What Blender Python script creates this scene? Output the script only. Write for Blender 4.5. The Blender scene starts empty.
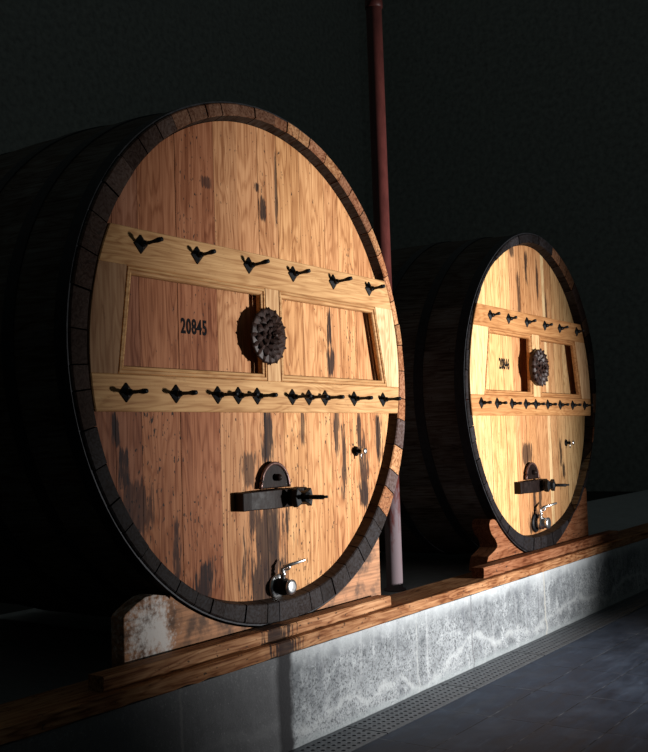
import bpy, bmesh, math, random
from mathutils import Vector, Matrix

random.seed(7)
PI = math.pi
H = 1.881                       # height of the first cask's centre above the floor
sc = bpy.context.scene
COL = sc.collection

# ------------------------------------------------------------------ camera
cam_d = bpy.data.cameras.new('camera')
cam = bpy.data.objects.new('camera', cam_d)
COL.objects.link(cam)
sc.camera = cam
cam_d.sensor_fit = 'HORIZONTAL'
cam_d.sensor_width = 36.0
cam_d.lens = 1000.8 / 648 * 36
cam_d.clip_end = 100
_r = Vector((0.57297442, -0.81893037, -0.03245539))
_u = Vector((-0.03365829, -0.06307944, 0.99744078))
_f = Vector((0.81888182, 0.57041566, 0.0637067))
m = Matrix((_r, _u, -_f)).transposed().to_4x4()
m.translation = Vector((-4.01446, -3.09755, H - 0.40455))
cam.matrix_world = m

# ------------------------------------------------------------------ world, light, exposure
w = bpy.data.worlds.new('world')
sc.world = w
w.use_nodes = True
bg = w.node_tree.nodes['Background']
bg.inputs['Color'].default_value = (0.86, 1.0, 0.97, 1)
bg.inputs['Strength'].default_value = 0.032
sc.view_settings.view_transform = 'Standard'
sc.view_settings.look = 'None'
sc.view_settings.exposure = 0.0
sc.view_settings.gamma = 1.0
sc.view_settings.use_curve_mapping = False


def spot(name, loc, aim, power, angle, blend, radius, color):
    d = bpy.data.lights.new(name, 'SPOT')
    d.energy = power
    d.spot_size = math.radians(angle)
    d.spot_blend = blend
    d.shadow_soft_size = radius
    d.color = color
    o = bpy.data.objects.new(name, d)
    COL.objects.link(o)
    o.location = loc
    o.rotation_euler = (Vector(aim) - Vector(loc)).to_track_quat('-Z', 'Y').to_euler()
    return o


spot('front_right_spot', (3.0, -6.0, H - 0.9), (1.8, 0.0, H - 0.30), 3750, 53, 1.0, 0.17, (1.0, 0.98, 0.96))  # unseen main light, low at the front right


# ------------------------------------------------------------------ node helpers
class NT:
    def __init__(s, name):
        s.m = bpy.data.materials.new(name)
        s.m.use_nodes = True
        s.n = s.m.node_tree.nodes
        s.l = s.m.node_tree.links
        s.b = s.n['Principled BSDF']
        s.tc = None

    def new(s, t, **kw):
        x = s.n.new(t)
        for k, v in kw.items():
            setattr(x, k, v)
        return x

    def inp(s, sock, v):
        if hasattr(v, 'is_output'):
            s.l.new(v, sock)
        else:
            sock.default_value = v

    def obj(s):
        if not s.tc:
            s.tc = s.new('ShaderNodeTexCoord')
        return s.tc.outputs['Object']

    def math(s, op, a, b=0.0, c=None, clamp=False):
        x = s.new('ShaderNodeMath', operation=op, use_clamp=clamp)
        s.inp(x.inputs[0], a)
        s.inp(x.inputs[1], b)
        if c is not None:
            s.inp(x.inputs[2], c)
        return x.outputs[0]

    def vmath(s, op, a, b):
        x = s.new('ShaderNodeVectorMath', operation=op)
        s.inp(x.inputs[0], a)
        s.inp(x.inputs[1], b)
        return x.outputs[0]

    def noise(s, vec, scale, detail=3.0, rough=0.55, dist=0.0):
        x = s.new('ShaderNodeTexNoise')
        s.inp(x.inputs['Vector'], vec)
        x.inputs['Scale'].default_value = scale
        x.inputs['Detail'].default_value = detail
        x.inputs['Roughness'].default_value = rough
        x.inputs['Distortion'].default_value = dist
        return x.outputs['Fac']

    def ramp(s, v, stops):
        x = s.new('ShaderNodeValToRGB')
        e = x.color_ramp.elements
        while len(e) > 1:
            e.remove(e[0])
        e[0].position = stops[0][0]
        c = stops[0][1]
        e[0].color = (c, c, c, 1) if isinstance(c, (int, float)) else (*c, 1)
        for p, c in stops[1:]:
            k = e.new(p)
            k.color = (c, c, c, 1) if isinstance(c, (int, float)) else (*c, 1)
        s.inp(x.inputs[0], v)
        return x.outputs[0]

    def mix(s, fac, a, b, mode='MIX'):
        x = s.new('ShaderNodeMix', data_type='RGBA', blend_type=mode)
        s.inp(x.inputs[0], fac)
        s.inp(x.inputs[6], a if hasattr(a, 'is_output') else (*a, 1))
        s.inp(x.inputs[7], b if hasattr(b, 'is_output') else (*b, 1))
        return x.outputs[2]

    def scale(s, v, sx, sy, sz):
        return s.vmath('MULTIPLY', v, (sx, sy, sz))

    def attr(s, name):
        x = s.new('ShaderNodeAttribute', attribute_name=name)
        return x

    def bump(s, h, strength, dist=0.01):
        x = s.new('ShaderNodeBump')
        x.inputs['Strength'].default_value = strength
        x.inputs['Distance'].default_value = dist
        s.inp(x.inputs['Height'], h)
        s.l.new(x.outputs[0], s.b.inputs['Normal'])

    def rough(s, v):
        s.inp(s.b.inputs['Roughness'], v)

    def color(s, v):
        s.inp(s.b.inputs['Base Color'], v if hasattr(v, 'is_output') else (*v, 1))

    def sep(s, v):
        x = s.new('ShaderNodeSeparateXYZ')
        s.l.new(v, x.inputs[0])
        return x.outputs


def wood(name, axis='Z', stains=(), contrast=1.0, dirt=0.35, specks=0.5, stain_col=(0.009, 0.009, 0.012), rough=0.55):
    """Board wood: colour comes from the per-board 'tone' attribute, grain runs along axis."""
    t = NT(name)
    tone = t.attr('tone').outputs['Color']
    seed = t.attr('seed').outputs['Fac']
    o = t.obj()
    sv = t.new('ShaderNodeCombineXYZ')
    t.l.new(seed, sv.inputs[0])
    t.l.new(seed, sv.inputs[1])
    t.l.new(seed, sv.inputs[2])
    p = t.vmath('ADD', o, t.vmath('MULTIPLY', sv.outputs[0], (7.3, 3.1, 5.7)))
    if axis == 'Z':
        g1 = t.scale(p, 60, 60, 1.6)
        g2 = t.scale(p, 6.5, 6.5, 1.0)
        g3 = t.scale(p, 130, 130, 5)
    elif axis == 'X':
        g1 = t.scale(p, 1.6, 60, 60)
        g2 = t.scale(p, 0.9, 9, 9)
        g3 = t.scale(p, 5, 130, 130)
    else:
        g1 = t.scale(p, 60, 1.6, 60)
        g2 = t.scale(p, 9, 0.9, 9)
        g3 = t.scale(p, 130, 5, 130)
    n1 = t.noise(g1, 1.0, 4, 0.6, 0.4)
    n2 = t.noise(g2, 1.0, 3, 0.5, 0.3)
    # growth rings: contour lines of a stretched noise field give cathedral figures
    rings = t.math('SINE', t.math('MULTIPLY', n2, 85.0))
    rings = t.math('MULTIPLY_ADD', rings, 0.5, 0.5)
    rings = t.math('POWER', rings, 2.0)
    n3 = t.noise(g3, 1.0, 2, 0.6)
    blot = t.noise(t.scale(p, 3.2, 3.2, 1.6), 1.0, 3, 0.55)
    v = t.math('MULTIPLY_ADD', t.math('SUBTRACT', n1, 0.5), 1.3 * contrast, 0.92)
    v = t.math('MULTIPLY_ADD', rings, -0.30 * contrast, v)
    v = t.math('MULTIPLY_ADD', t.math('SUBTRACT', n3, 0.5), 0.55 * contrast, v)
    v = t.math('MULTIPLY_ADD', t.math('SUBTRACT', blot, 0.5), 0.9 * dirt * 2, v)
    v = t.math('MAXIMUM', v, 0.25)
    # darker grain is redder
    vv = t.new('ShaderNodeCombineColor')
    t.l.new(t.math('POWER', v, 0.85), vv.inputs[0])
    t.l.new(t.math('POWER', v, 1.15), vv.inputs[1])
    t.l.new(t.math('POWER', v, 1.35), vv.inputs[2])
    c = t.mix(1.0, tone, vv.outputs[0], 'MULTIPLY')
    # worm holes and dents
    if specks > 0:
        sp = t.noise(t.scale(p, 75, 75, 32) if axis == 'Z' else t.scale(p, 32, 75, 75), 1.0, 2, 0.5)
        den = t.noise(t.scale(p, 2.5, 2.5, 1.2), 1.0, 2)
        sp = t.math('ADD', sp, t.math('MULTIPLY', t.math('SUBTRACT', den, 0.5), 0.25))
        if stains:      # the upper boards are hardly worm-eaten
            sp = t.math('SUBTRACT', sp, t.math('MULTIPLY', t.math('GREATER_THAN', t.sep(o)[2], -0.2), 0.035))
        sm = t.ramp(sp, [(0.655, 0.0), (0.70, specks)])
        c = t.mix(sm, c, (0.03, 0.022, 0.018))
    if stains:
        xyz = t.sep(o)
        fine = t.noise(t.scale(o, 70, 70, 5), 1.0, 4, 0.65)
        big = t.noise(t.scale(o, 14, 14, 5), 1.0, 3, 0.6)
        wob = t.math('ADD', t.math('MULTIPLY', t.math('SUBTRACT', fine, 0.5), 3.4), t.math('MULTIPLY', t.math('SUBTRACT', big, 0.5), 2.2))
        mask = None
        for (sx, sz, wx, wz, st) in stains:
            dx = t.math('DIVIDE', t.math('SUBTRACT', xyz[0], sx), wx)
            dz = t.math('DIVIDE', t.math('SUBTRACT', xyz[2], sz), wz)
            d = t.math('SQRT', t.math('ADD', t.math('MULTIPLY', dx, dx), t.math('POWER', t.math('ABSOLUTE', dz), 4.0)))
            d = t.math('ADD', d, wob)
            k = t.new('ShaderNodeMapRange', interpolation_type='SMOOTHSTEP')
            t.l.new(d, k.inputs[0])
            k.inputs[1].default_value = 1.15
            k.inputs[2].default_value = 0.65
            k.inputs[3].default_value = 0.0
            k.inputs[4].default_value = 1 - (1 - st) * 0.35
            mask = k.outputs[0] if mask is None else t.math('MAXIMUM', mask, k.outputs[0])
        mask = t.math('MULTIPLY', mask, t.ramp(n1, [(0.30, 1.0), (0.72, 0.86)]))
        c = t.mix(mask, c, stain_col)
    t.color(c)
    t.rough(t.math('MULTIPLY_ADD', n1, 0.25, rough - 0.1))
    t.b.inputs['Specular IOR Level'].default_value = 0.08
    t.bump(t.math('ADD', t.math('MULTIPLY', n1, 0.8), t.math('MULTIPLY', rings, 0.2)), 0.25, 0.004)
    return t.m


def iron(name, col=(0.02, 0.021, 0.024), rough=0.45, metal=0.6, red=0.0, spec=0.5):
    t = NT(name)
    n = t.noise(t.obj(), 35, 4, 0.6)
    t.b.inputs['Specular IOR Level'].default_value = spec
    c = t.ramp(n, [(0.35, tuple(x * 0.6 for x in col)), (0.6, col), (0.75, (col[0] * 1.8 + red, col[1] * 1.5 + red * .5, col[2] * 1.4 + red * .4))])
    t.color(c)
    t.b.inputs['Metallic'].default_value = metal
    t.rough(t.math('MULTIPLY_ADD', n, 0.3, rough - 0.15))
    t.bump(n, 0.35, 0.004)
    return t.m


STAIN1 = [(0.0, -0.37, 0.05, 0.17, 0.95), (-0.03, -0.95, 0.16, 0.26, 0.75), (0.03, -0.85, 0.055, 0.16, 0.9), (-0.05, -1.13, 0.15, 0.10, 0.8),
          (-0.505, -1.05, 0.06, 0.11, 0.9), (0.004, 0.80, 0.035, 0.07, 0.9), (-0.03, 0.90, 0.02, 0.03, 0.9), (0.587, 0.21, 0.022, 0.10, 0.9),
          (0.594, 0.02, 0.03, 0.09, 0.9), (0.625, -0.36, 0.025, 0.16, 0.8), (0.69, -0.55, 0.03, 0.22, 0.7), (0.90, -0.60, 0.045, 0.2, 0.7),
          (0.885, -0.72, 0.05, 0.08, 0.95), (1.065, -0.40, 0.035, 0.17, 0.9), (0.86, -0.4, 0.02, 0.14, 0.75), (-1.0, -0.50, 0.035, 0.09, 0.85),
          (-1.04, -0.33, 0.022, 0.08, 0.75), (-0.92, -0.66, 0.09, 0.12, 0.28), (-0.68, -0.9, 0.02, 0.2, 0.5), (-0.43, 0.85, 0.04, 0.03, 0.3),
          (-0.15, -0.55, 0.07, 0.10, 0.4), (0.30, -0.33, 0.02, 0.1, 0.4), (0.13, 0.93, 0.012, 0.2, 0.5)]
STAIN2 = [(-0.03, -0.85, 0.035, 0.2, 0.8), (0.08, -0.85, 0.03, 0.18, 0.7), (-0.02, -1.02, 0.13, 0.08, 0.8), (-0.12, -0.5, 0.10, 0.09, 0.55),
          (0.0, 0.98, 0.03, 0.15, 0.8), (-0.25, 1.08, 0.05, 0.05, 0.6), (0.22, 0.9, 0.025, 0.16, 0.7), (-0.16, 0.72, 0.03, 0.22, 0.4),
          (0.38, 0.6, 0.02, 0.2, 0.4), (0.55, -0.5, 0.03, 0.12, 0.7), (0.6, -0.65, 0.03, 0.06, 0.7), (0.2, 0.2, 0.02, 0.3, 0.35)]
M_HEAD1 = wood('head_boards_wood', 'Z', STAIN1, specks=0.96)
M_HEAD2 = wood('head_boards_wood_far', 'Z', STAIN2, contrast=0.8, specks=0.35)
M_RAIL = wood('rail_wood', 'X', (), contrast=0.75, dirt=0.25, specks=0.15)
M_STILE = wood('stile_wood', 'Z', (), contrast=0.75, dirt=0.25, specks=0.15)
M_STAVE = wood('stave_wood', 'Y', (), contrast=1.2, dirt=0.7, specks=0.6, rough=0.6)
M_BEAM = wood('beam_wood', 'X', [(-0.17, -1.38, 0.11, 0.2, 0.85)], contrast=1.3, dirt=0.8, specks=0.8)
M_BLOCK = wood('cradle_wood', 'X', (), contrast=1.3, dirt=0.8, specks=0.7)
M_IRON = iron('black_iron', (0.010, 0.011, 0.013), 0.5, 0.2, 0.0, 0.25)
M_HOOP = iron('hoop_iron', (0.03, 0.031, 0.036), 0.5, 0.5)
M_ROSE = iron('dark_carved_wood', (0.034, 0.016, 0.012), 0.5, 0.0, 0.015, 0.3)
M_LATCH = iron('oiled_bronze', (0.014, 0.008, 0.007), 0.5, 0.0, 0.006, 0.12)
M_RIM = iron('worn_bronze_rim', (0.16, 0.085, 0.07), 0.35, 0.5, 0.05)


def chrome():
    t = NT('polished_steel')
    t.color((0.78, 0.79, 0.8))
    t.b.inputs['Metallic'].default_value = 1.0
    t.rough(t.math('MULTIPLY_ADD', t.noise(t.obj(), 60, 3), 0.2, 0.22))
    return t.m


M_CHROME = chrome()


def paint_black():
    t = NT('number_paint')
    n = t.noise(t.obj(), 90, 3)
    t.color(t.ramp(n, [(0.3, (0.006, 0.006, 0.008)), (0.8, (0.014, 0.012, 0.012))]))
    t.rough(0.8)
    t.b.inputs['Specular IOR Level'].default_value = 0.05
    return t.m


M_PAINT = paint_black()


def mold_wood():
    """Cradle end with a whitish mould patch."""
    t = NT('cradle_wood_mouldy')
    tone = t.attr('tone').outputs['Color']
    o = t.obj()
    n1 = t.noise(t.scale(o, 2, 60, 60), 1, 4, 0.6, 0.4)
    n2 = t.noise(o, 7, 5, 0.6)
    n3 = t.noise(o, 45, 4, 0.7)
    c = t.mix(1.0, tone, t.ramp(n1, [(0.3, 0.45), (0.65, 1.1)]), 'MULTIPLY')
    c = t.mix(t.ramp(n2, [(0.48, 0.0), (0.62, 0.75)]), c, (0.035, 0.026, 0.022))
    x, y, z = t.sep(o)
    dx = t.math('DIVIDE', t.math('ADD', x, 0.90), 0.16)
    dz = t.math('DIVIDE', t.math('ADD', z, 1.20), 0.17)
    d = t.math('SQRT', t.math('ADD', t.math('MULTIPLY', dx, dx), t.math('MULTIPLY', dz, dz)))
    d = t.math('ADD', d, t.math('MULTIPLY', t.math('SUBTRACT', n2, 0.5), 2.4))
    d = t.math('ADD', d, t.math('MULTIPLY', t.math('SUBTRACT', n3, 0.5), 2.2))
    k = t.ramp(d, [(0.35, 0.95), (1.0, 0.0)])
    c = t.mix(k, c, (0.80, 0.76, 0.72))
    t.color(c)
    t.rough(0.8)
    t.bump(t.math('ADD', n3, n1), 0.4, 0.006)
    return t.m


M_MOLD = mold_wood()


def concrete():
    t = NT('plinth_concrete')
    o = t.obj()
    x, y, z = t.sep(o)
    big = t.noise(o, 2.2, 5, 0.6)
    mid = t.noise(o, 11, 5, 0.65)
    fin = t.noise(o, 80, 6, 0.8)
    drip = t.noise(t.scale(o, 16, 16, 1.1), 1, 4, 0.6)
    base = t.ramp(mid, [(0.3, (0.12, 0.132, 0.145)), (0.5, (0.24, 0.26, 0.275)), (0.72, (0.50, 0.53, 0.55))])
    base = t.mix(t.ramp(big, [(0.42, 0.0), (0.6, 0.45)]), base, (0.46, 0.49, 0.51))
    # black speckles
    c = t.mix(t.ramp(fin, [(0.49, 0.0), (0.60, 0.92)]), base, (0.035, 0.04, 0.046))
    # vertical washes
    c = t.mix(t.ramp(drip, [(0.54, 0.0), (0.76, 0.5)]), c, (0.55, 0.57, 0.59))
    c = t.mix(t.ramp(t.noise(t.scale(o, 10, 10, 1.4), 1, 3), [(0.56, 0.0), (0.74, 0.5)]), c, (0.09, 0.10, 0.12))
    # salt bloom following a wavy tide line, and a skirt of old mortar at the foot
    wav = t.math('MULTIPLY', t.math('SUBTRACT', t.noise(t.scale(o, 1.3, 1, 0.0), 1, 3), 0.5), 0.55)
    tide = t.math('ABSOLUTE', t.math('SUBTRACT', t.math('ADD', z, wav), 0.13))
    tide = t.math('ADD', tide, t.math('MULTIPLY', t.math('SUBTRACT', mid, 0.5), 0.20))
    c = t.mix(t.ramp(tide, [(0.0, 0.42), (0.03, 0.0)]), c, (0.66, 0.69, 0.70))
    foot = t.math('ADD', z, t.math('MULTIPLY', t.math('SUBTRACT', mid, 0.5), 0.10))
    c = t.mix(t.ramp(foot, [(0.018, 0.6), (0.05, 0.0)]), c, (0.36, 0.40, 0.41))
    topw = t.math('ADD', z, t.math('MULTIPLY', t.math('SUBTRACT', fin, 0.5), 0.30))
    c = t.mix(t.ramp(topw, [(0.38, 0.0), (0.46, 0.6)]), c, (0.62, 0.66, 0.68))
    # darker grey on the near length, and the wine-dark drip below the tap
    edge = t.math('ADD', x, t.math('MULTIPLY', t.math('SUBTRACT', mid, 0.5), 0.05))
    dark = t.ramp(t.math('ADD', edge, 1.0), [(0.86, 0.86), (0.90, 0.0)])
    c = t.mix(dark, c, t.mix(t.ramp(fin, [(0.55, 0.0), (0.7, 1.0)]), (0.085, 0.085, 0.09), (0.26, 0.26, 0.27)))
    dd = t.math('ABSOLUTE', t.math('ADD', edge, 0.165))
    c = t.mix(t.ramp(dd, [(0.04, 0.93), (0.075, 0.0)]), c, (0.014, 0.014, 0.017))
    # casting joints
    for jx, cc, wd in ((1.10, (0.45, 0.47, 0.47), 0.004), (1.80, (0.1, 0.1, 0.11), 0.005), (2.99, (0.5, 0.48, 0.42), 0.008), (-0.88, (0.2, 0.2, 0.2), 0.006)):
        j = t.math('ABSOLUTE', t.math('SUBTRACT', edge, jx))
        c = t.mix(t.ramp(j, [(wd * .5, 0.7), (wd * 2, 0.0)]), c, cc)
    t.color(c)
    t.rough(0.85)
    t.bump(t.math('ADD', t.math('MULTIPLY', fin, 0.6), mid), 0.7, 0.012)
    return t.m


def tile_floor():
    t = NT('slate_tiles')
    o = t.obj()
    br = t.new('ShaderNodeTexBrick')
    br.offset = 0.0
    br.inputs['Scale'].default_value = 1.0
    br.inputs['Brick Width'].default_value = 0.61
    br.inputs['Row Height'].default_value = 0.31
    br.inputs['Mortar Size'].default_value = 0.004
    br.inputs['Mortar Smooth'].default_value = 0.3
    br.inputs['Bias'].default_value = 0.0
    br.inputs['Color1'].default_value = (0.9, 0.9, 0.9, 1)
    br.inputs['Color2'].default_value = (0.55, 0.55, 0.55, 1)
    t.l.new(t.vmath('ADD', o, (-0.85 + 6.1, 0.39 + 31 * 0.31, 0)), br.inputs['Vector'])
    n = t.noise(o, 3.2, 5, 0.6)
    n2 = t.noise(t.scale(o, 3, 14, 1), 1, 5, 0.7, 0.6)
    c = t.ramp(n2, [(0.3, (0.03, 0.045, 0.075)), (0.6, (0.062, 0.09, 0.145)), (0.8, (0.14, 0.19, 0.28))])
    c = t.mix(0.6, c, br.outputs['Color'], 'MULTIPLY')
    c = t.mix(t.ramp(n, [(0.5, 0.0), (0.75, 0.5)]), c, (0.11, 0.155, 0.235))
    jn = t.ramp(t.noise(o, 6, 3), [(0.48, (0.02, 0.026, 0.036)), (0.66, (0.22, 0.26, 0.32))])
    c = t.mix(t.math('MULTIPLY', br.outputs['Fac'], 0.85), c, jn)
    t.color(c)
    t.rough(t.math('MULTIPLY_ADD', n2, 0.5, 0.38))
    t.b.inputs['Specular IOR Level'].default_value = 0.25
    h = t.math('MULTIPLY_ADD', br.outputs['Fac'], -0.8, t.math('MULTIPLY', n2, 0.5))
    t.bump(h, 0.5, 0.006)
    return t.m


def plain(name, col, rough=0.9, bump=0.3, scale=8.0, metal=0.0):
    t = NT(name)
    n = t.noise(t.obj(), scale, 5, 0.6)
    t.color(t.ramp(n, [(0.3, tuple(x * 0.7 for x in col)), (0.7, tuple(x * 1.25 for x in col))]))
    t.rough(rough)
    t.b.inputs['Metallic'].default_value = metal
    t.bump(n, bump, 0.01)
    return t.m


def pipe_paint():
    t = NT('red_pipe_paint')
    o = t.obj()
    n = t.noise(t.scale(o, 30, 30, 8), 1, 5, 0.7)
    x, y, z = t.sep(o)
    c = t.ramp(n, [(0.3, (0.08, 0.020, 0.017)), (0.65, (0.14, 0.036, 0.03))])
    lo = t.math('ADD', z, t.math('MULTIPLY', t.math('SUBTRACT', n, 0.5), 1.8))
    c = t.mix(t.ramp(lo, [(0.35, 0.6), (0.75, 0.0)]), c, (0.30, 0.27, 0.30))
    t.color(c)
    t.rough(0.45)
    return t.m


# ------------------------------------------------------------------ mesh helpers
class MB:
    def __init__(s):
        s.v, s.f, s.t, s.s, s.sm = [], [], [], [], []

    def face(s, pts, tone=(.5, .5, .5), seed=0.0, smooth=False):
        i = len(s.v)
        s.v += [tuple(p) for p in pts]
        s.f.append(tuple(range(i, i + len(pts))))
        s.t.append(tone); s.s.append(seed); s.sm.append(smooth)

    def grid(s, rows, tone=(.5, .5, .5), seed=0.0, close_u=False, smooth=True):
        """rows of equal length; shared vertices"""
        i = len(s.v)
        n = len(rows[0])
        for r in rows:
            s.v += [tuple(p) for p in r]
        for a in range(len(rows) - 1):
            for b in range(n if close_u else n - 1):
                c = (b + 1) % n
                s.f.append((i + a * n + b, i + a * n + c, i + (a + 1) * n + c, i + (a + 1) * n + b))
                s.t.append(tone); s.s.append(seed); s.sm.append(smooth)

    def prism(s, poly, y0, y1, tone=(.5, .5, .5), seed=0.0):
        """poly: (x,z) points; front at y0, back at y1"""
        i = len(s.v); n = len(poly)
        s.v += [(x, y0, z) for x, z in poly] + [(x, y1, z) for x, z in poly]
        fs = [tuple(range(i, i + n)), tuple(range(i + 2 * n - 1, i + n - 1, -1))]
        fs += [(i + k, i + n + k, i + n + (k + 1) % n, i + (k + 1) % n) for k in range(n)]
        for f in fs:
            s.f.append(f); s.t.append(tone); s.s.append(seed); s.sm.append(False)

    def box(s, x0, x1, y0, y1, z0, z1, tone=(.5, .5, .5), seed=0.0):
        s.prism([(x0, z0), (x1, z0), (x1, z1), (x0, z1)], y0, y1, tone, seed)

    def lathe(s, prof, origin, axis, n=20, tone=(.5, .5, .5), smooth=True):
        """prof: (radius, distance along axis) from origin"""
        a = Vector(axis).normalized()
        q = a.to_track_quat('Z', 'Y')
        o = Vector(origin)
        rows = []
        for r, d in prof:
            rows.append([o + q @ Vector((r * math.cos(2 * PI * k / n), r * math.sin(2 * PI * k / n), d)) for k in range(n)])
        s.grid(rows, tone, 0, True, smooth)

    def tube(s, pts, radii, n=10, tone=(.5, .5, .5), cap=True):
        pts = [Vector(p) for p in pts]
        if isinstance(radii, (int, float)):
            radii = [radii] * len(pts)
        rows = []
        up = Vector((0, 0, 1))
        for k, p in enumerate(pts):
            d = (pts[min(k + 1, len(pts) - 1)] - pts[max(k - 1, 0)]).normalized()
            u = up if abs(d.dot(up)) < 0.95 else Vector((1, 0, 0))
            a = d.cross(u).normalized(); b = a.cross(d).normalized()
            rows.append([p + (a * math.cos(2 * PI * j / n) + b * math.sin(2 * PI * j / n)) * radii[k] for j in range(n)])
        if cap:
            rows = [[pts[0]] * n] + rows + [[pts[-1]] * n]
        s.grid(rows, tone, 0, True, True)

    def build(s, name, mat, parent=None, bevel=0.0, normals=True, seg=1):
        me = bpy.data.meshes.new(name)
        me.from_pydata(s.v, [], s.f)
        at = me.attributes.new('tone', 'FLOAT_COLOR', 'FACE')
        at.data.foreach_set('color', [c for t in s.t for c in (*t, 1.0)])
        a2 = me.attributes.new('seed', 'FLOAT', 'FACE')
        a2.data.foreach_set('value', s.s)
        me.polygons.foreach_set('use_smooth', s.sm)
        me.materials.append(mat)
        bm = bmesh.new()
        bm.from_mesh(me)
        bmesh.ops.remove_doubles(bm, verts=bm.verts, dist=1e-5)
        if normals:
            bmesh.ops.recalc_face_normals(bm, faces=bm.faces)
        bm.to_mesh(me); bm.free()
        o = bpy.data.objects.new(name, me)
        COL.objects.link(o)
        if parent:
            o.parent = parent
        if bevel:
            b = o.modifiers.new('bevel', 'BEVEL')
            b.width = bevel; b.segments = seg; b.limit_method = 'ANGLE'; b.angle_limit = math.radians(40)
        return o


def tag(o, label, cat, group=None, kind=None):
    o['label'] = label; o['category'] = cat
    if group:
        o['group'] = group
    if kind:
        o['kind'] = kind
    return o


def structure(o):
    o['kind'] = 'structure'
    return o


def empty(name, loc):
    o = bpy.data.objects.new(name, None)
    o.empty_display_size = 0.2
    COL.objects.link(o)
    o.location = loc
    return o


def shade(c, k):
    return tuple(x * k for x in c)


# ------------------------------------------------------------------ the room
M_FLOOR = tile_floor()
M_WALL = plain('dark_wall_plaster', (0.36, 0.38, 0.36), 0.95)
b = MB()
b.face([(-14, -12, 0), (20, -12, 0), (20, -0.395, 0), (-14, -0.395, 0)])
structure(b.build('floor', M_FLOOR))
b = MB()
b.face([(-14, 2.2, 0), (20, 2.2, 0), (20, 12, 0), (-14, 12, 0)])
structure(b.build('floor', plain('shaded_back_floor', (0.018, 0.018, 0.018), 1.0)))  # floor behind the plinth coloured near black to stand for shade
b = MB(); b.box(-14, 20, 12, 12.3, 0, 18)
structure(b.build('wall_back', M_WALL))
b = MB(); b.box(20, 20.3, -12, 12.3, 0, 18)
structure(b.build('wall_right', M_WALL))
b = MB(); b.box(-14.3, -14, -12, 12.3, 0, 18)
structure(b.build('wall_left', M_WALL))
# gutter under the grates
b = MB()
b.face([(-7, -0.395, 0), (14, -0.395, 0), (14, -0.395, -0.09), (-7, -0.395, -0.09)])
b.face([(-7, -0.395, -0.09), (14, -0.395, -0.09), (14, -0.13, -0.09), (-7, -0.13, -0.09)])
structure(b.build('trim_1', plain('gutter_dark', (0.015, 0.016, 0.018)), normals=False))

# ------------------------------------------------------------------ plinth and beams
b = MB()
PT = H - 1.425
nx, nz = 140, 8
rows = []
for k in range(nz + 1):
    z = -0.09 + (PT + 0.09) * k / nz
    row = []
    for i in range(nx + 1):
        x = -7 + 21 * i / nx
        row.append((x, -0.13 + random.uniform(-0.004, 0.004) - (0.012 if k == 2 else 0), z))
    rows.append(row)
b.grid(rows, smooth=True)
b.face([(-7, -0.13, PT), (14, -0.13, PT), (14, 2.2, PT), (-7, 2.2, PT)])
b.face([(-7, 2.2, -0.02), (14, 2.2, -0.02), (14, 2.2, PT), (-7, 2.2, PT)])
tag(b.build('concrete_plinth', concrete(), normals=False), 'long weathered concrete plinth carrying the beams and both casks, whitish salt stains', 'plinth')


def plank(name, x0, x1, y0, y1, z0, z1, tones, label, cat, wob=0.004, n=60):
    """Timber with slightly ragged lower edge, in cask-centre coordinates."""
    e = empty_mesh = MB()
    rows = []
    for (yy, zz, j) in ((y1, z1, 0), (y0 + 0.006, z1, 1), (y0, z1 - 0.006, 1), (y0, z0 + 0.006, 2), (y0 + 0.006, z0, 2), (y1, z0, 0)):
        row = []
        for i in range(n + 1):
            x = x0 + (x1 - x0) * i / n
            r = random.uniform(-1, 1) * wob
            row.append((x, yy + (r * .5 if j else 0), zz + (abs(r) if j == 2 else 0)))
        rows.append(row)
    e.grid(rows, tones, 0.3, smooth=False)
    for row_i in (0, -1):
        e.face([r[row_i] for r in rows], shade(tones, .7), 0.7)
    for v in range(len(e.v)):
        x, y, z = e.v[v]
        e.v[v] = (x, y, z)
    o = e.build(name, M_BEAM)
    o.location = (0, 0, H)
    tag(o, label, cat)
    return o


W_BEAM = (0.40, 0.20, 0.095)
plank('timber_beam', -7, 9.5, -0.14, 0.125, -1.425, -1.357, W_BEAM,
      'long low timber beam lying on the concrete plinth under both casks', 'beam', 0.008, 220)
plank('timber_sleeper', -1.277, 0.878, -0.10, -0.012, -1.356, -1.296, (0.48, 0.25, 0.125),
      'reddish timber sleeper under the large near cask, on the long beam', 'sleeper', 0.003, 50)
plank('timber_sleeper', 2.068, 4.75, -0.10, -0.012, -1.356, -1.286, (0.30, 0.13, 0.065),
      'dark brown timber sleeper under the far cask, on the long beam', 'sleeper', 0.003, 50)


def harm(c, th):
    r = c[0]
    for k in range(1, (len(c) - 1) // 2 + 1):
        r += c[2 * k - 1] * math.cos(k * th) + c[2 * k] * math.sin(k * th)
    return r


HO1 = [1.3128, -0.0029, -0.0076, 0.0076, -0.02, -0.0114, -0.0034, -0.0059, -0.0045]
HO2 = [1.2382, 0.0037, 0.0113, 0.0107, 0.0447, 0.001, 0.0167, 0.015, -0.0029]


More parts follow.
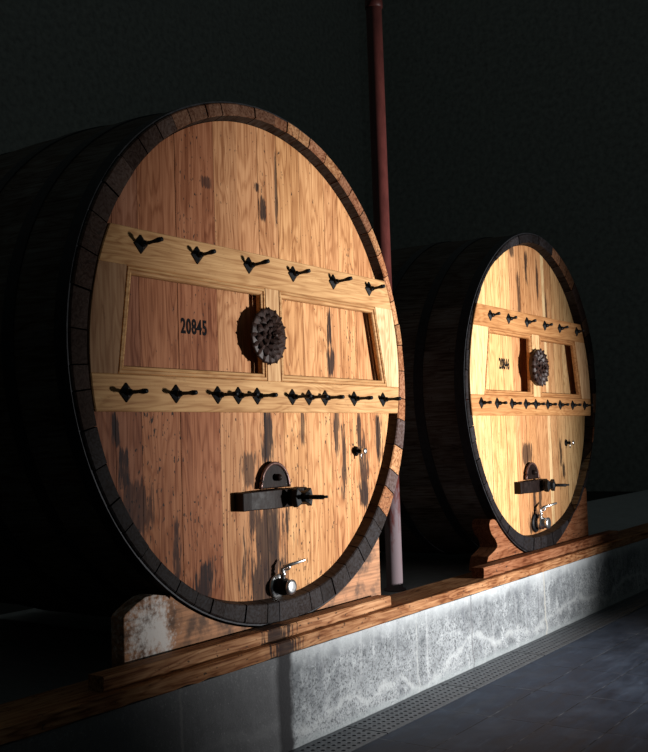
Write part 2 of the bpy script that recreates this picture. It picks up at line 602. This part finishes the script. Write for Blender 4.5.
def cradle(name, prof_left, x_right, z_right, cx, cz, r, y0, y1, z0, tone, mat, label, x_off):
    """Saddle block: left profile, circular seat, right edge."""
    b = MB()
    xl, zl = prof_left[-1]
    a0 = math.atan2(zl - cz, xl - cx)
    a1 = math.atan2(z_right - cz, x_right - cx)
    if a0 > 0:
        a0 -= 2 * PI
    poly_f = list(prof_left)
    n = 40
    for k in range(n + 1):
        a = a0 + (a1 - a0) * k / n
        rr_ = harm(r, a) + .017
        poly_f.append((cx + math.cos(a) * rr_, max(cz + math.sin(a) * rr_, z0 + .005)))
    poly_f.append((x_right, z_right))
    poly_f.append((x_right, z0))
    # extrude; seat deepens a little towards the bulge of the cask
    i = len(b.v); m_ = len(poly_f)
    front = [(x, y0, z) for x, z in poly_f]
    back = []
    for j, (x, z) in enumerate(poly_f):
        if len(prof_left) <= j < m_ - 2:
            dx, dz = x - cx, z - cz
            l = math.hypot(dx, dz); g = (l + 0.035) / l
            back.append((cx + dx * g, y1, max(cz + dz * g, z0 + 0.004)))
        else:
            back.append((x, y1, z))
    b.v += front + back
    b.f.append(tuple(range(i, i + m_))); b.f.append(tuple(range(i + 2 * m_ - 1, i + m_ - 1, -1)))
    for k in range(m_):
        b.f.append((i + k, i + m_ + k, i + m_ + (k + 1) % m_, i + (k + 1) % m_))
    for _ in range(m_ + 2):
        b.t.append(tone); b.s.append(0.4); b.sm.append(False)
    o = b.build(name, mat, bevel=0.004)
    o.location = (0, 0, H)
    tag(o, label, 'cradle', 'cradle blocks under the casks')
    return o


cradle('cradle_block', [(-1.05, -1.356), (-1.05, -1.12), (-1.04, -1.105), (-0.97, -1.068), (-0.92, -1.05), (-0.87, -1.047), (-0.80, -1.06), (-0.777, -1.075)],
       0.97, -0.955, 0, 0, HO1, 0.022, 0.10, -1.356, (0.50, 0.24, 0.12), M_MOLD,
       'wooden cradle block under the near cask, pale mould patch on its left end', 0)
B2X, B2Z = 3.381, -0.07
og = [(2.36, -1.286), (2.385, -1.30 + .02), (2.39, -1.262), (2.43, -1.23), (2.515, -1.205), (2.53, -1.18), (2.515, -1.15), (2.46, -1.12), (2.44, -1.08), (2.435, -1.04),
      (2.45, -1.015), (2.49, -1.008), (2.525, -1.015)]
og = [(2.36, -1.356), (2.375, -1.29), (2.40, -1.255), (2.50, -1.225), (2.545, -1.205), (2.548, -1.18), (2.52, -1.145), (2.465, -1.105), (2.44, -1.065), (2.435, -1.03),
      (2.455, -1.005), (2.49, -1.0), (2.525, -1.008), (2.535, -1.015)]
cradle('cradle_block', og, 4.35, -0.90, B2X, B2Z, HO2, 0.022, 0.16, -1.356, (0.26, 0.105, 0.05), M_BLOCK,
       'brown cradle block with a scrolled left end under the far cask', 0)

# ------------------------------------------------------------------ drain grates
M_GRATE = plain('galvanised_grate', (0.11, 0.12, 0.135), 0.45, 0.2, 25, 0.35)


def grate_bm():
    b = MB()
    L, W, P = 0.99, 0.25, 0.045
    ncol, nrow = 22, 5
    cw = L / ncol; chh = (W - 0.03) / nrow; R = 0.0115
    def cell(x0, x1, y0, y1, hole=True):
        cx, cy = (x0 + x1) / 2, (y0 + y1) / 2
        if not hole:
            b.face([(x0, y0, 0), (x1, y0, 0), (x1, y1, 0), (x0, y1, 0)]); return
        sq = [(x1, cy), (x1, y1), (cx, y1), (x0, y1), (x0, cy), (x0, y0), (cx, y0), (x1, y0)]
        oc = [(cx + R * math.cos(PI / 4 * k), cy + R * math.sin(PI / 4 * k)) for k in range(8)]
        for k in range(8):
            j = (k + 1) % 8
            b.face([(*sq[k], 0), (*sq[j], 0), (*oc[j], 0), (*oc[k], 0)])
            b.face([(*oc[k], 0), (*oc[j], 0), (*oc[j], -0.004), (*oc[k], -0.004)])
    y = 0.015
    for r in range(nrow):
        off = 0 if r % 2 == 0 else cw / 2
        if off:
            cell(0, off, y, y + chh, False); cell(L - off, L, y, y + chh, False)
        for c in range(ncol - (1 if off else 0)):
            cell(off + c * cw, off + (c + 1) * cw, y, y + chh)
        y += chh
    cell(0, L, 0, 0.015, False); cell(0, L, W - 0.015, W, False)
    for (xa, ya, xb, yb) in ((0, 0, L, 0), (L, 0, L, W), (L, W, 0, W), (0, W, 0, 0)):
        b.face([(xa, ya, 0), (xb, yb, 0), (xb, yb, -0.02), (xa, ya, -0.02)])
    return b


words = ['section at the frame edge nearest the camera', 'second section from the camera', 'third section from the camera, between the casks', 'fourth section from the camera',
         'fifth section from the camera, before the far cask', 'sixth section from the camera, fading into shadow', 'seventh section from the camera, in the shadow']
src = None
for k, wd in enumerate(words):
    if src is None:
        src = grate_bm().build('drain_grate', M_GRATE, normals=False); o = src
    else:
        o = src.copy(); COL.objects.link(o)
    o.location = (-0.665 + k * 1.0, -0.388, 0.003)
    tag(o, 'perforated grey drain grate, ' + wd.split(',')[0], 'drain grate', 'drain grates along the plinth')

# ------------------------------------------------------------------ pipe
b = MB()
b.lathe([(0.0, 0), (0.075, 0), (0.075, 0.012), (0.055, 0.014), (0.055, 6.0)], (0, 0, 0), (0, 0, 1), 24)
b.lathe([(0.0551, 4.0), (0.062, 4.005), (0.062, 4.06), (0.0551, 4.065)], (0, 0, 0), (0, 0, 1), 24)
po = b.build('red_pipe', pipe_paint())
po.location = (1.80, 0.43, PT)
tag(po, 'tall reddish painted vertical pipe behind the near cask, standing on the plinth', 'pipe')


# ------------------------------------------------------------------ casks
def harm(c, th):
    r = c[0]
    for k in range(1, (len(c) - 1) // 2 + 1):
        r += c[2 * k - 1] * math.cos(k * th) + c[2 * k] * math.sin(k * th)
    return r


def arc(cx, r, z0, z1, side, n=8):
    """points on the circle of radius r around (cx,0) between heights z0,z1"""
    out = []
    for k in range(n + 1):
        z = z0 + (z1 - z0) * k / n
        out.append((cx + side * math.sqrt(max(r * r - z * z, 0.0001)), z))
    return out


def inset(poly, d):
    """inset a convex polygon by d (points ccw)"""
    n = len(poly)
    lines = []
    for k in range(n):
        a = Vector(poly[k]); c = Vector(poly[(k + 1) % n])
        t = (c - a).normalized(); nrm = Vector((-t.y, t.x))
        lines.append((a + nrm * d, t))
    out = []
    for k in range(n):
        p, t = lines[k - 1]; q, s_ = lines[k]
        den = t.x * s_.y - t.y * s_.x
        u = ((q.x - p.x) * s_.y - (q.y - p.y) * s_.x) / den
        out.append((p.x + t.x * u, p.y + t.y * u))
    return out


def moulding(b, poly, depth, tone):
    prof = [(0.0, 0.0), (0.003, 0.006), (0.006, 0.0), (0.016, -0.002), (0.019, 0.007), (0.022, 0.003), (0.032, 0.006), (0.036, 0.014), (0.037, depth)]
    loops = []
    for o_, y in prof:
        loops.append([(x, y, z) for x, z in inset(poly, o_)])
    for k in range(len(prof) - 1):
        for j in range(len(poly)):
            jj = (j + 1) % len(poly)
            b.face([loops[k][j], loops[k][jj], loops[k + 1][jj], loops[k + 1][j]], shade(tone, random.uniform(.95, 1.05)), 0.2 * j)


def petal(b, ang, r0, r1, wid, y_base, rise, tone):
    """one pointed, keeled petal"""
    ca, sa = math.cos(ang), math.sin(ang)
    rows = []
    prof = [(0.0, .55), (.25, .85), (.5, 1.0), (.7, .82), (.86, .48), (1.0, .02)]
    for u, hw in prof:
        r = r0 + (r1 - r0) * u
        half = wid * hw
        y = y_base - rise * u
        row = []
        for j, dy in ((-1, .006), (-.55, -.001), (0, -.009), (.55, -.001), (1, .006)):
            row.append((ca * r - sa * half * j, y + dy * (1 if u < .95 else .2), sa * r + ca * half * j))
        rows.append(row)
    b.grid(rows, tone, 0, False, False)


def rosette_mesh(R, t):
    b = MB()
    D = (0.05, 0.026, 0.02)
    b.lathe([(0.0, 0.0), (R * 0.93, 0.0), (R * 0.95, -t * .6), (R * 0.88, -t), (0.0, -t)], (0, 0, 0), (0, 1, 0), 48, D)
    for (n, r0, r1, wd, y0, rise, ph) in ((16, .50, 1.0, .17, -t + .004, .004, 0), (12, .30, .78, .17, -t - .006, .006, .12), (9, .16, .56, .15, -t - .014, .010, .3),
                                          (6, .04, .36, .13, -t - .022, .014, .1), (4, .0, .19, .09, -t - .032, .018, .4)):
        for k in range(n):
            petal(b, 2 * PI * k / n + ph, r0 * R, r1 * R, wd * R, y0, rise, shade(D, random.uniform(.8, 1.2)))
    b.lathe([(0, -t - 0.05), (0.008, -t - .048), (0.012, -t - .04), (0.012, -t)], (0, 0, 0), (0, 1, 0), 12, D)
    return b


def bolt_mesh(s):
    b = MB()
    # diamond plate, slightly domed
    q = [(0.040 * s, 0), (0, 0.042 * s), (-0.040 * s, 0), (0, -0.042 * s)]
    i = [(x * .45, z * .45) for x, z in q]
    for k in range(4):
        j = (k + 1) % 4
        b.face([(q[k][0], 0, q[k][1]), (q[j][0], 0, q[j][1]), (q[j][0], -.006, q[j][1]), (q[k][0], -.006, q[k][1])])
        b.face([(q[k][0], -.006, q[k][1]), (q[j][0], -.006, q[j][1]), (i[j][0], -.018, i[j][1]), (i[k][0], -.018, i[k][1])])
    b.face([(x, -.018, z) for x, z in i])
    return b


def pin_mesh(L, lift, side):
    b = MB()
    b.tube([(0, -0.010, 0), (0, -0.45 * L, 0), (side * .004, -0.62 * L, lift * .3), (side * .010, -L * .82, lift * .8), (side * .014, -L, lift)],
           [0.0105, 0.0085, 0.008, 0.012, 0.010], 8)
    b.lathe([(0, -.034), (.013, -.034), (.015, -.026), (.015, -.016), (0, -.016)], (0, 0, 0), (0, 1, 0), 10)
    return b


def text_mesh(body, width, height, name, parent, loc):
    cu = bpy.data.curves.new(name, 'FONT')
    cu.body = body
    cu.size = 1.0
    cu.offset = 0.03
    cu.space_character = 1.1
    cu.resolution_u = 4
    tmp = bpy.data.objects.new('tmp', cu)
    COL.objects.link(tmp)
    dg = bpy.context.evaluated_depsgraph_get()
    dg.update()
    me = bpy.data.meshes.new_from_object(tmp.evaluated_get(dg))
    bpy.data.objects.remove(tmp)
    xs = [v.co.x for v in me.vertices]; ys = [v.co.y for v in me.vertices]
    x0, x1, y0, y1 = min(xs), max(xs), min(ys), max(ys)
    for v in me.vertices:
        v.co = ((v.co.x - x0) / (x1 - x0) * width, 0, (v.co.y - y0) / (y1 - y0) * height)
    me.materials.clear()
    me.materials.append(M_PAINT)
    o = bpy.data.objects.new(name, me)
    COL.objects.link(o)
    o.parent = parent
    o.location = loc
    return o


def make_cask(P):
    root = empty('wooden_cask', (P['x'], 0, H + P['z']))
    tag(root, P['label'], 'cask', 'large wooden wine casks on the plinth')
    d = P['d']
    Rh = P['Rh']
    rnd = random.Random(P['rs'])
    # ---- head boards
    b = MB()
    xs = [-Rh] + P['seams'] + [Rh]
    for k in range(len(xs) - 1):
        a, c = xs[k] + 0.0015, xs[k + 1] - 0.0015
        n = 10
        top = []; bot = []
        for i in range(n + 1):
            x = a + (c - a) * i / n
            z = math.sqrt(max(Rh * Rh - x * x, 0))
            top.append((x, z)); bot.append((x, -z))
        poly = bot + top[::-1]
        if abs(poly[0][1]) < 1e-6:
            poly = poly[:-1]
        dy = rnd.uniform(-.0012, .0012)
        b.prism(poly, d + dy, d + .03, P['tones'][k % len(P['tones'])], rnd.random())
    b.build('head', P['mat'], root)
    b = MB(); b.lathe([(0, 0), (Rh + .02, 0), (Rh + .02, .02)], (0, d + .031, 0), (0, 1, 0), 64)
    b.build('head_backing', M_IRON, root)

    # ---- staves: front ring plus the body behind
    b = MB()
    n = P['nstave']
    cuts = [0.0]
    for k in range(n):
        cuts.append(cuts[-1] + rnd.uniform(.7, 1.3))
    cuts = [c / cuts[-1] * 2 * PI for c in cuts]
    L = 2.1
    for k in range(n):
        a0, a1 = cuts[k] + .0024, cuts[k + 1] - .0024
        mid = (a0 + a1) / 2
        deg = math.degrees(mid) % 360
        tone = P['stave_tone'](deg, rnd)
        sd = rnd.random()
        fy = rnd.uniform(-.0035, .0035)
        seg = 3
        rows = []
        def ring(rf, y):
            return [(math.cos(a) * rf(a), y, math.sin(a) * rf(a)) for a in [(a0 if y < .1 else cuts[k]) + ((a1 - a0) if y < .1 else (cuts[k + 1] - cuts[k])) * i / seg for i in range(seg + 1)]]
        ro = lambda a: harm(P['ho'], a)
        ri = lambda a: P['ri'](math.degrees(a) % 360)
        rows.append(ring(lambda a: ri(a) - .016, d + .012))
        rows.append(ring(ri, fy + .006))
        rows.append(ring(lambda a: ri(a) + .005, fy))
        rows.append(ring(lambda a: ro(a) - .006, fy))
        rows.append(ring(ro, fy + .006))
        for y, g in ((.12, .004), (.35, .016), (.7, .032), (1.05, .04), (1.4, .032), (1.75, .016), (L, 0.0)):
            rows.append(ring(lambda a: ro(a) + g, y))
        body_shade = shade((0.13, 0.115, 0.10), rnd.uniform(.8, 1.2))  # body sides toned dark, shade in the colour, to merge with the background
        b.grid(rows[:2], shade(P['chime_shade'], rnd.uniform(.8, 1.2)), sd, False, False)  # inner rim wall: recess shade painted in as a near-black tone
        b.grid(rows[1:5], tone, sd, False, False)
        b.grid(rows[4:], body_shade, sd, False, False)
        # stave sides near the face, so the joints have depth
        for e in (0, -1):
            b.face([rows[0][e], rows[1][e], rows[2][e], rows[3][e], rows[4][e], rows[5][e]], shade(tone, .5), sd)
    b.lathe([(0, 0), (P['ho'][0] - .03, 0)], (0, L - .03, 0), (0, 1, 0), 64, (.2, .11, .06))
    b.build('staves', M_STAVE, root, normals=False)

    # ---- iron hoops
    for (y, wd, g) in ((.012, .075, .0), (.33, .07, .013), (.70, .07, .030), (1.35, .07, .031), (1.75, .07, .014)):
        b = MB()
        N = 96
        rows = []
        def rr(th, yy, e):
            gg = g + (0.0 if y < .1 else (yy - y) * (.045 if y < 1 else -.045))
            return (math.cos(th) * (harm(P['ho'], th) + .002 + gg + e), yy, math.sin(th) * (harm(P['ho'], th) + .002 + gg + e))
        for (yy, e) in ((y, .0), (y, .007), (y + wd, .007), (y + wd, .0)):
            rows.append([rr(2 * PI * j / N, yy, e) for j in range(N)])
        b.grid(rows, close_u=True, smooth=False)
        b.build('hoop', M_HOOP, root)

    # ---- panelled brace frame
    fx, fr = P['fx'], P['fr']
    zl0, zl1, zu0, zu1 = P['zf']
    FT = .032
    FY = P['fy']; d0 = d; d = d - FY
    frame = empty('brace_frame', (0, FY, 0)); frame.parent = root
    def rail(z0, z1, nm):
        b = MB()
        poly = arc(fx, fr, z0, z1, 1) + arc(fx, fr, z0, z1, -1)[::-1]
        b.prism(poly, 0, FT, P['rail_tone'], 0.37 if z0 > 0 else 0.81)
        b.build(nm, M_RAIL, frame, bevel=0.004)
    rail(zl0, zl1, 'lower_rail')
    rail(zu0, zu1, 'upper_rail')
    (oL, oR) = P['open']
    # stiles and post, exactly between the openings
    b = MB(); b.prism([oL[0], oL[3]] + arc(fx, fr, zl1, zu0, -1), .0008, FT, P['stileL'], .13)
    b.build('stile', M_STILE, frame, bevel=0.002)
    b = MB(); b.prism([oR[1]] + arc(fx, fr, zl1, zu0, 1)[::-1] + [oR[2]], .0008, FT, P['stileR'], .53)
    b.build('stile', M_STILE, frame, bevel=0.002)
    b = MB(); b.prism([oL[1], oR[0], oR[3], oL[2]], .0008, FT, P['post'], .77)
    b.build('center_post', M_STILE, frame, bevel=0.002)
    for op in (oL, oR):
        b = MB(); moulding(b, op[::-1], FT, P['rail_tone'])
        b.build('panel_moulding', M_RAIL, frame, normals=True)

    d = d0
    # ---- wing bolts
    bp = None
    for z, lst in ((P['zU'], P['xU']), (P['zL'], P['xL'])):
        for k, x in enumerate(lst):
            if bp is None:
                bp = bolt_mesh(P['bs']).build('bolt', M_IRON, root)
                pins = [pin_mesh(P['pl'] * s_, l_, sd_).build('pin', M_IRON, bp) for s_, l_, sd_ in ((1.0, .009, 1), (.9, .006, .5), (1.05, 0.0, 0))]
                o = bp; meshes = [q.data for q in pins]
                for q in pins[1:]:
                    bpy.data.objects.remove(q)
                q = pins[0]
            else:
                o = bp.copy(); COL.objects.link(o); o.parent = root
                q = pins[0].copy(); COL.objects.link(q); q.parent = o
                q.data = meshes[(1 if k % 2 else 0) if z > 0 else 2]
            o.location = (x, FY, z)
    # ---- rosette
    rb = rosette_mesh(P['rr'], P['rt']).build('rosette', M_ROSE, root, normals=False)
    rb.location = (P['rx'], FY, P['rz'])
    # ---- number
    tx, tz, tw, th_ = P['text']
    t_ = text_mesh(P['num'], tw, th_, 'painted_number', root, (tx, d - .003, tz))

    # ---- hatch latch: arch boss, cross bar, wing nut with spindle
    hx, hz, hs = P['hatch']
    lt = empty('hatch_latch', (hx, d, hz)); lt.parent = root
    b = MB()
    # arch plate
    R_ = .120 * hs
    pl = [(R_, 0)] + [(R_ * math.cos(PI * k / 20), R_ * 1.08 * math.sin(PI * k / 20)) for k in range(1, 20)] + [(-R_, 0)]
    b.prism([(x_ + .06, z_) for x_, z_ in pl], -.022, 0, (.1, .1, .1))
    b.lathe([(0, -.06), (.012, -.058), (.018, -.045), (.018, -.02)], (0.07, 0, .055 * hs), (0, 1, 0), 12)
    b.build('arch_plate', M_LATCH, lt, bevel=.006)
    b = MB()
    pts = [(.06 + R_ * 1.0 * math.cos(PI * k / 24), -.024, R_ * 1.08 * math.sin(PI * k / 24)) for k in range(25)]
    b.tube(pts, .009, 8)
    b.build('arch_rim', P['rim'], lt)
    b = MB()
    # bowed bar, thicker at the middle, with square feet
    rows = []
    for k in range(25):
        u = k / 24
        x = (-.235 + .54 * u) * hs
        y = -.05 - .025 * math.sin(PI * min(max((u - .12) / .76, 0), 1))
        hz_ = .043 + .004 * math.sin(PI * u)
        rows.append([(x, y, -.052 - hz_), (x, y, -.052 + hz_), (x, y + .03, -.052 + hz_), (x, y + .03, -.052 - hz_)])
    b.grid(rows, close_u=True, smooth=False)
    b.face(rows[0]); b.face(rows[-1])
    b.box(-.245 * hs, -.185 * hs, -.058, .0, -.097, -.007)
    b.box(.275 * hs, .31 * hs, -.05, .0, -.097, -.007)
    b.build('cross_bar', M_LATCH, lt, bevel=.004)
    b = MB()
    sx = .15 * hs
    b.lathe([(0, -.175), (.014, -.175), (.03, -.165), (.034, -.14), (.03, -.115), (.05, -.105), (.05, -.085), (0, -.085)], (sx, 0, -.05), (0, 1, 0), 8, smooth=False)
    for sgn in (-1, 1):
        b.prism([(sx + sgn * .02, -.075), (sx + sgn * .062, -.10), (sx + sgn * .075, -.05), (sx + sgn * .06, -.005), (sx + sgn * .02, -.03)], -.145, -.115)
    b.build('wing_nut', M_IRON, lt, bevel=.003)
    b = MB()
    b.tube([(sx, -.09, -.05), (sx, -.26, -.05)], .012, 10)
    b.tube([(sx, -.22, -.05), (sx, -.285, -.048)], .007, 8)
    b.build('spindle', M_IRON, lt)

    # ---- drain tap
    tx_, tz_ = P['tap']
    tp = empty('drain_tap', (tx_, d, tz_)); tp.parent = root; tp.scale = (P['ts'],) * 3
    b = MB(); b.lathe([(0, 0), (.082, 0), (.085, -.012), (.078, -.02), (.055, -.024), (0, -.024)], (0, 0, 0), (0, 1, 0), 28)
    b.build('flange', P['flange'], tp)
    b = MB(); b.lathe([(.05, -.02), (.05, -.04), (.058, -.045), (.058, -.08), (.046, -.088), (.046, -.115), (0, -.115)], (0, 0, 0), (0, 1, 0), 24)
    b.build('valve_body', P['tapbody'], tp)
    b = MB(); b.lathe([(.044, -.115), (.052, -.118), (.054, -.128), (.050, -.138), (.03, -.142), (0, -.140)], (0, 0, 0), (0, 1, 0), 24)
    b.build('outlet_cap', M_CHROME, tp)
    b = MB()
    b.lathe([(.018, .04), (.018, .075), (.022, .078), (.022, .095), (0, .098)], (0, -.06, 0), (0, 0, 1), 14)
    a_ = Vector((0, -.06, .09))
    pts = [a_, a_ + Vector((-.006, -.002, .03)), a_ + Vector((.0, -.01, .045)), a_ + Vector((.03, -.04, .055)), a_ + Vector((.10, -.12, .085))]
    lv = [(p_, r_) for p_, r_ in zip(pts, (.015, .014, .014, .013, .010))]
    b.tube([p_ for p_, _ in lv], [r_ for _, r_ in lv], 8)
    b.tube([a_ + Vector((.0, -.008, .02)), a_ + Vector((.03, -.03, .025)), a_ + Vector((.035, -.04, .052))], .008, 8)
    b.build('lever', M_CHROME, tp)

    # ---- small sampling cock
    ex, ez = P['samp']
    sp = empty('sampling_cock', (ex, d, ez)); sp.parent = root
    b = MB(); b.lathe([(0, 0), (.028, 0), (.029, -.006), (.012, -.012), (.012, -.05), (0, -.05)], (0, 0, 0), (0, 1, 0), 16)
    b.build('stem', M_IRON, sp)
    b = MB(); b.lathe([(.0, -.048), (.018, -.048), (.019, -.065), (.014, -.072), (0, -.073)], (0, 0, 0), (0, 1, 0), 14)
    b.build('knob', M_CHROME, sp)
    b = MB(); b.tube([(0, -.035, 0), (0, -.035, -.045)], .006, 8); b.tube([(0, -.03, .0), (0, -.03, .028)], .005, 8)
    b.build('spout', M_CHROME, sp)
    return root


RED = (0.29, 0.122, 0.068); TAN = (0.58, 0.29, 0.13); HON = (0.64, 0.335, 0.15); YEL = (0.74, 0.46, 0.20)


def tone1(deg, rnd):
    k = rnd.uniform(.7, 1.2)
    if 195 < deg < 318:                       # wine-stained grey lower staves
        return shade((0.034, 0.03, 0.031), k)
    if 122 < deg <= 195:
        return shade((0.07, 0.045, 0.036), k)
    if 85 < deg <= 122:
        return shade((0.20, 0.105, 0.065), k)
    base = rnd.choice([(0.42, 0.19, 0.09), (0.48, 0.25, 0.12), (0.28, 0.13, 0.07)])
    if deg > 318 and rnd.random() < .4:
        base = (0.10, 0.07, 0.065)
    return shade(base, k)


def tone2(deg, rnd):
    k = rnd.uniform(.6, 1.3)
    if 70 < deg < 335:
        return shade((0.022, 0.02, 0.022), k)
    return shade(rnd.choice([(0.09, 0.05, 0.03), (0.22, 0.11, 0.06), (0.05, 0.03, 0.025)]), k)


def ri1(dg):
    return 1.236 - .035 * math.exp(-((dg - 268) / 20.0) ** 2)


def ri2(dg):
    return 1.195 - .07 * math.exp(-((dg - 275) / 28.0) ** 2) - .05 * math.exp(-((dg - 110) / 25.0) ** 2) - .02 * math.exp(-((dg - 30) / 40.0) ** 2)


make_cask(dict(
    x=0, z=0.0, fy=0.0, d=.060, Rh=1.22, rs=3, label='largest and nearest wooden cask, numbered 20845, on the left', mat=M_HEAD1,
    seams=[-1.04, -0.885, -0.64, -0.366, -0.19, -0.022, 0.14, 0.34, 0.57, 0.70, 0.864, 1.06],
    tones=[RED, RED, (.34, .14, .068), (.33, .132, .064), (.50, .25, .12), (.55, .275, .13), (.57, .29, .135), (.64, .34, .15), HON, TAN, HON, TAN, HON],
    nstave=58, chime_shade=(.04, .028, .022), stave_tone=tone1,
    ho=HO1, ri=ri1,
    fx=0.0, fr=1.228, zf=(-.258, -.10, .37, .537),
    open=([(-1.01, .37), (-.06, .37), (-.06, -.10), (-1.075, -.10)], [(.05, .37), (.98, .37), (1.085, -.10), (.05, -.10)]),
    rail_tone=(.57, .33, .148), stileL=(.34, .19, .10), stileR=(.76, .57, .32), post=(.62, .38, .19),
    zU=.469, xU=[-.93, -.568, -.19, .175, .548, .918], zL=-.178, xL=[-1.033, -.73, -.448, -.298, -.152, .137, .283, .433, .72, 1.03],
    bs=1.0, pl=.118, rx=-.05, rz=.126, rr=.148, rt=.010,
    text=(-.625, .106, .178, .074), num='20845',
    hatch=(-.04, -.640, .97), rim=M_RIM, tap=(.035, -1.135), ts=.74, flange=M_CHROME, tapbody=M_IRON, samp=(.81, -.475)))

OR = (.62, .32, .145)
make_cask(dict(
    x=B2X, z=B2Z, fy=-.018, d=.07, Rh=1.165, rs=11, label='farther smaller-looking wooden cask, numbered 20846, on the right', mat=M_HEAD2,
    seams=[-.95, -.75, -.5, -.33, -.13, .07, .30, .36, .5, .68, .88],
    tones=[YEL, (.80, .52, .24), (.76, .47, .2), YEL, OR, (.56, .28, .12), OR, (.84, .60, .32), (.58, .31, .14), (.66, .39, .18), (.72, .46, .22), (.7, .44, .2)],
    nstave=50, chime_shade=(.03, .022, .018), stave_tone=tone2,
    ho=HO2, ri=ri2,
    fx=-.08, fr=1.15, zf=(-.20, -.055, .43, .585),
    open=([(-.905, .43), (-.145, .43), (-.16, -.055), (-1.02, -.055)], [(.0, .43), (.763, .43), (.865, -.055), (-.02, -.055)]),
    rail_tone=(.50, .25, .10), stileL=(.80, .54, .27), stileR=(.62, .38, .20), post=(.72, .48, .24),
    zU=.515, xU=[-.878, -.568, -.235, .113, .424, .803], zL=-.113, xL=[-1.08, -.826, -.574, -.324, -.136, .1, .356, .628, .904],
    bs=.95, pl=.075, rx=-.09, rz=.17, rr=.15, rt=.045,
    text=(-.573, .148, .178, .086), num='20846',
    hatch=(-.17, -.69, .95), rim=M_RIM, tap=(-.05, -1.03), ts=.85, flange=M_IRON, tapbody=M_CHROME, samp=(.67, -.425)))
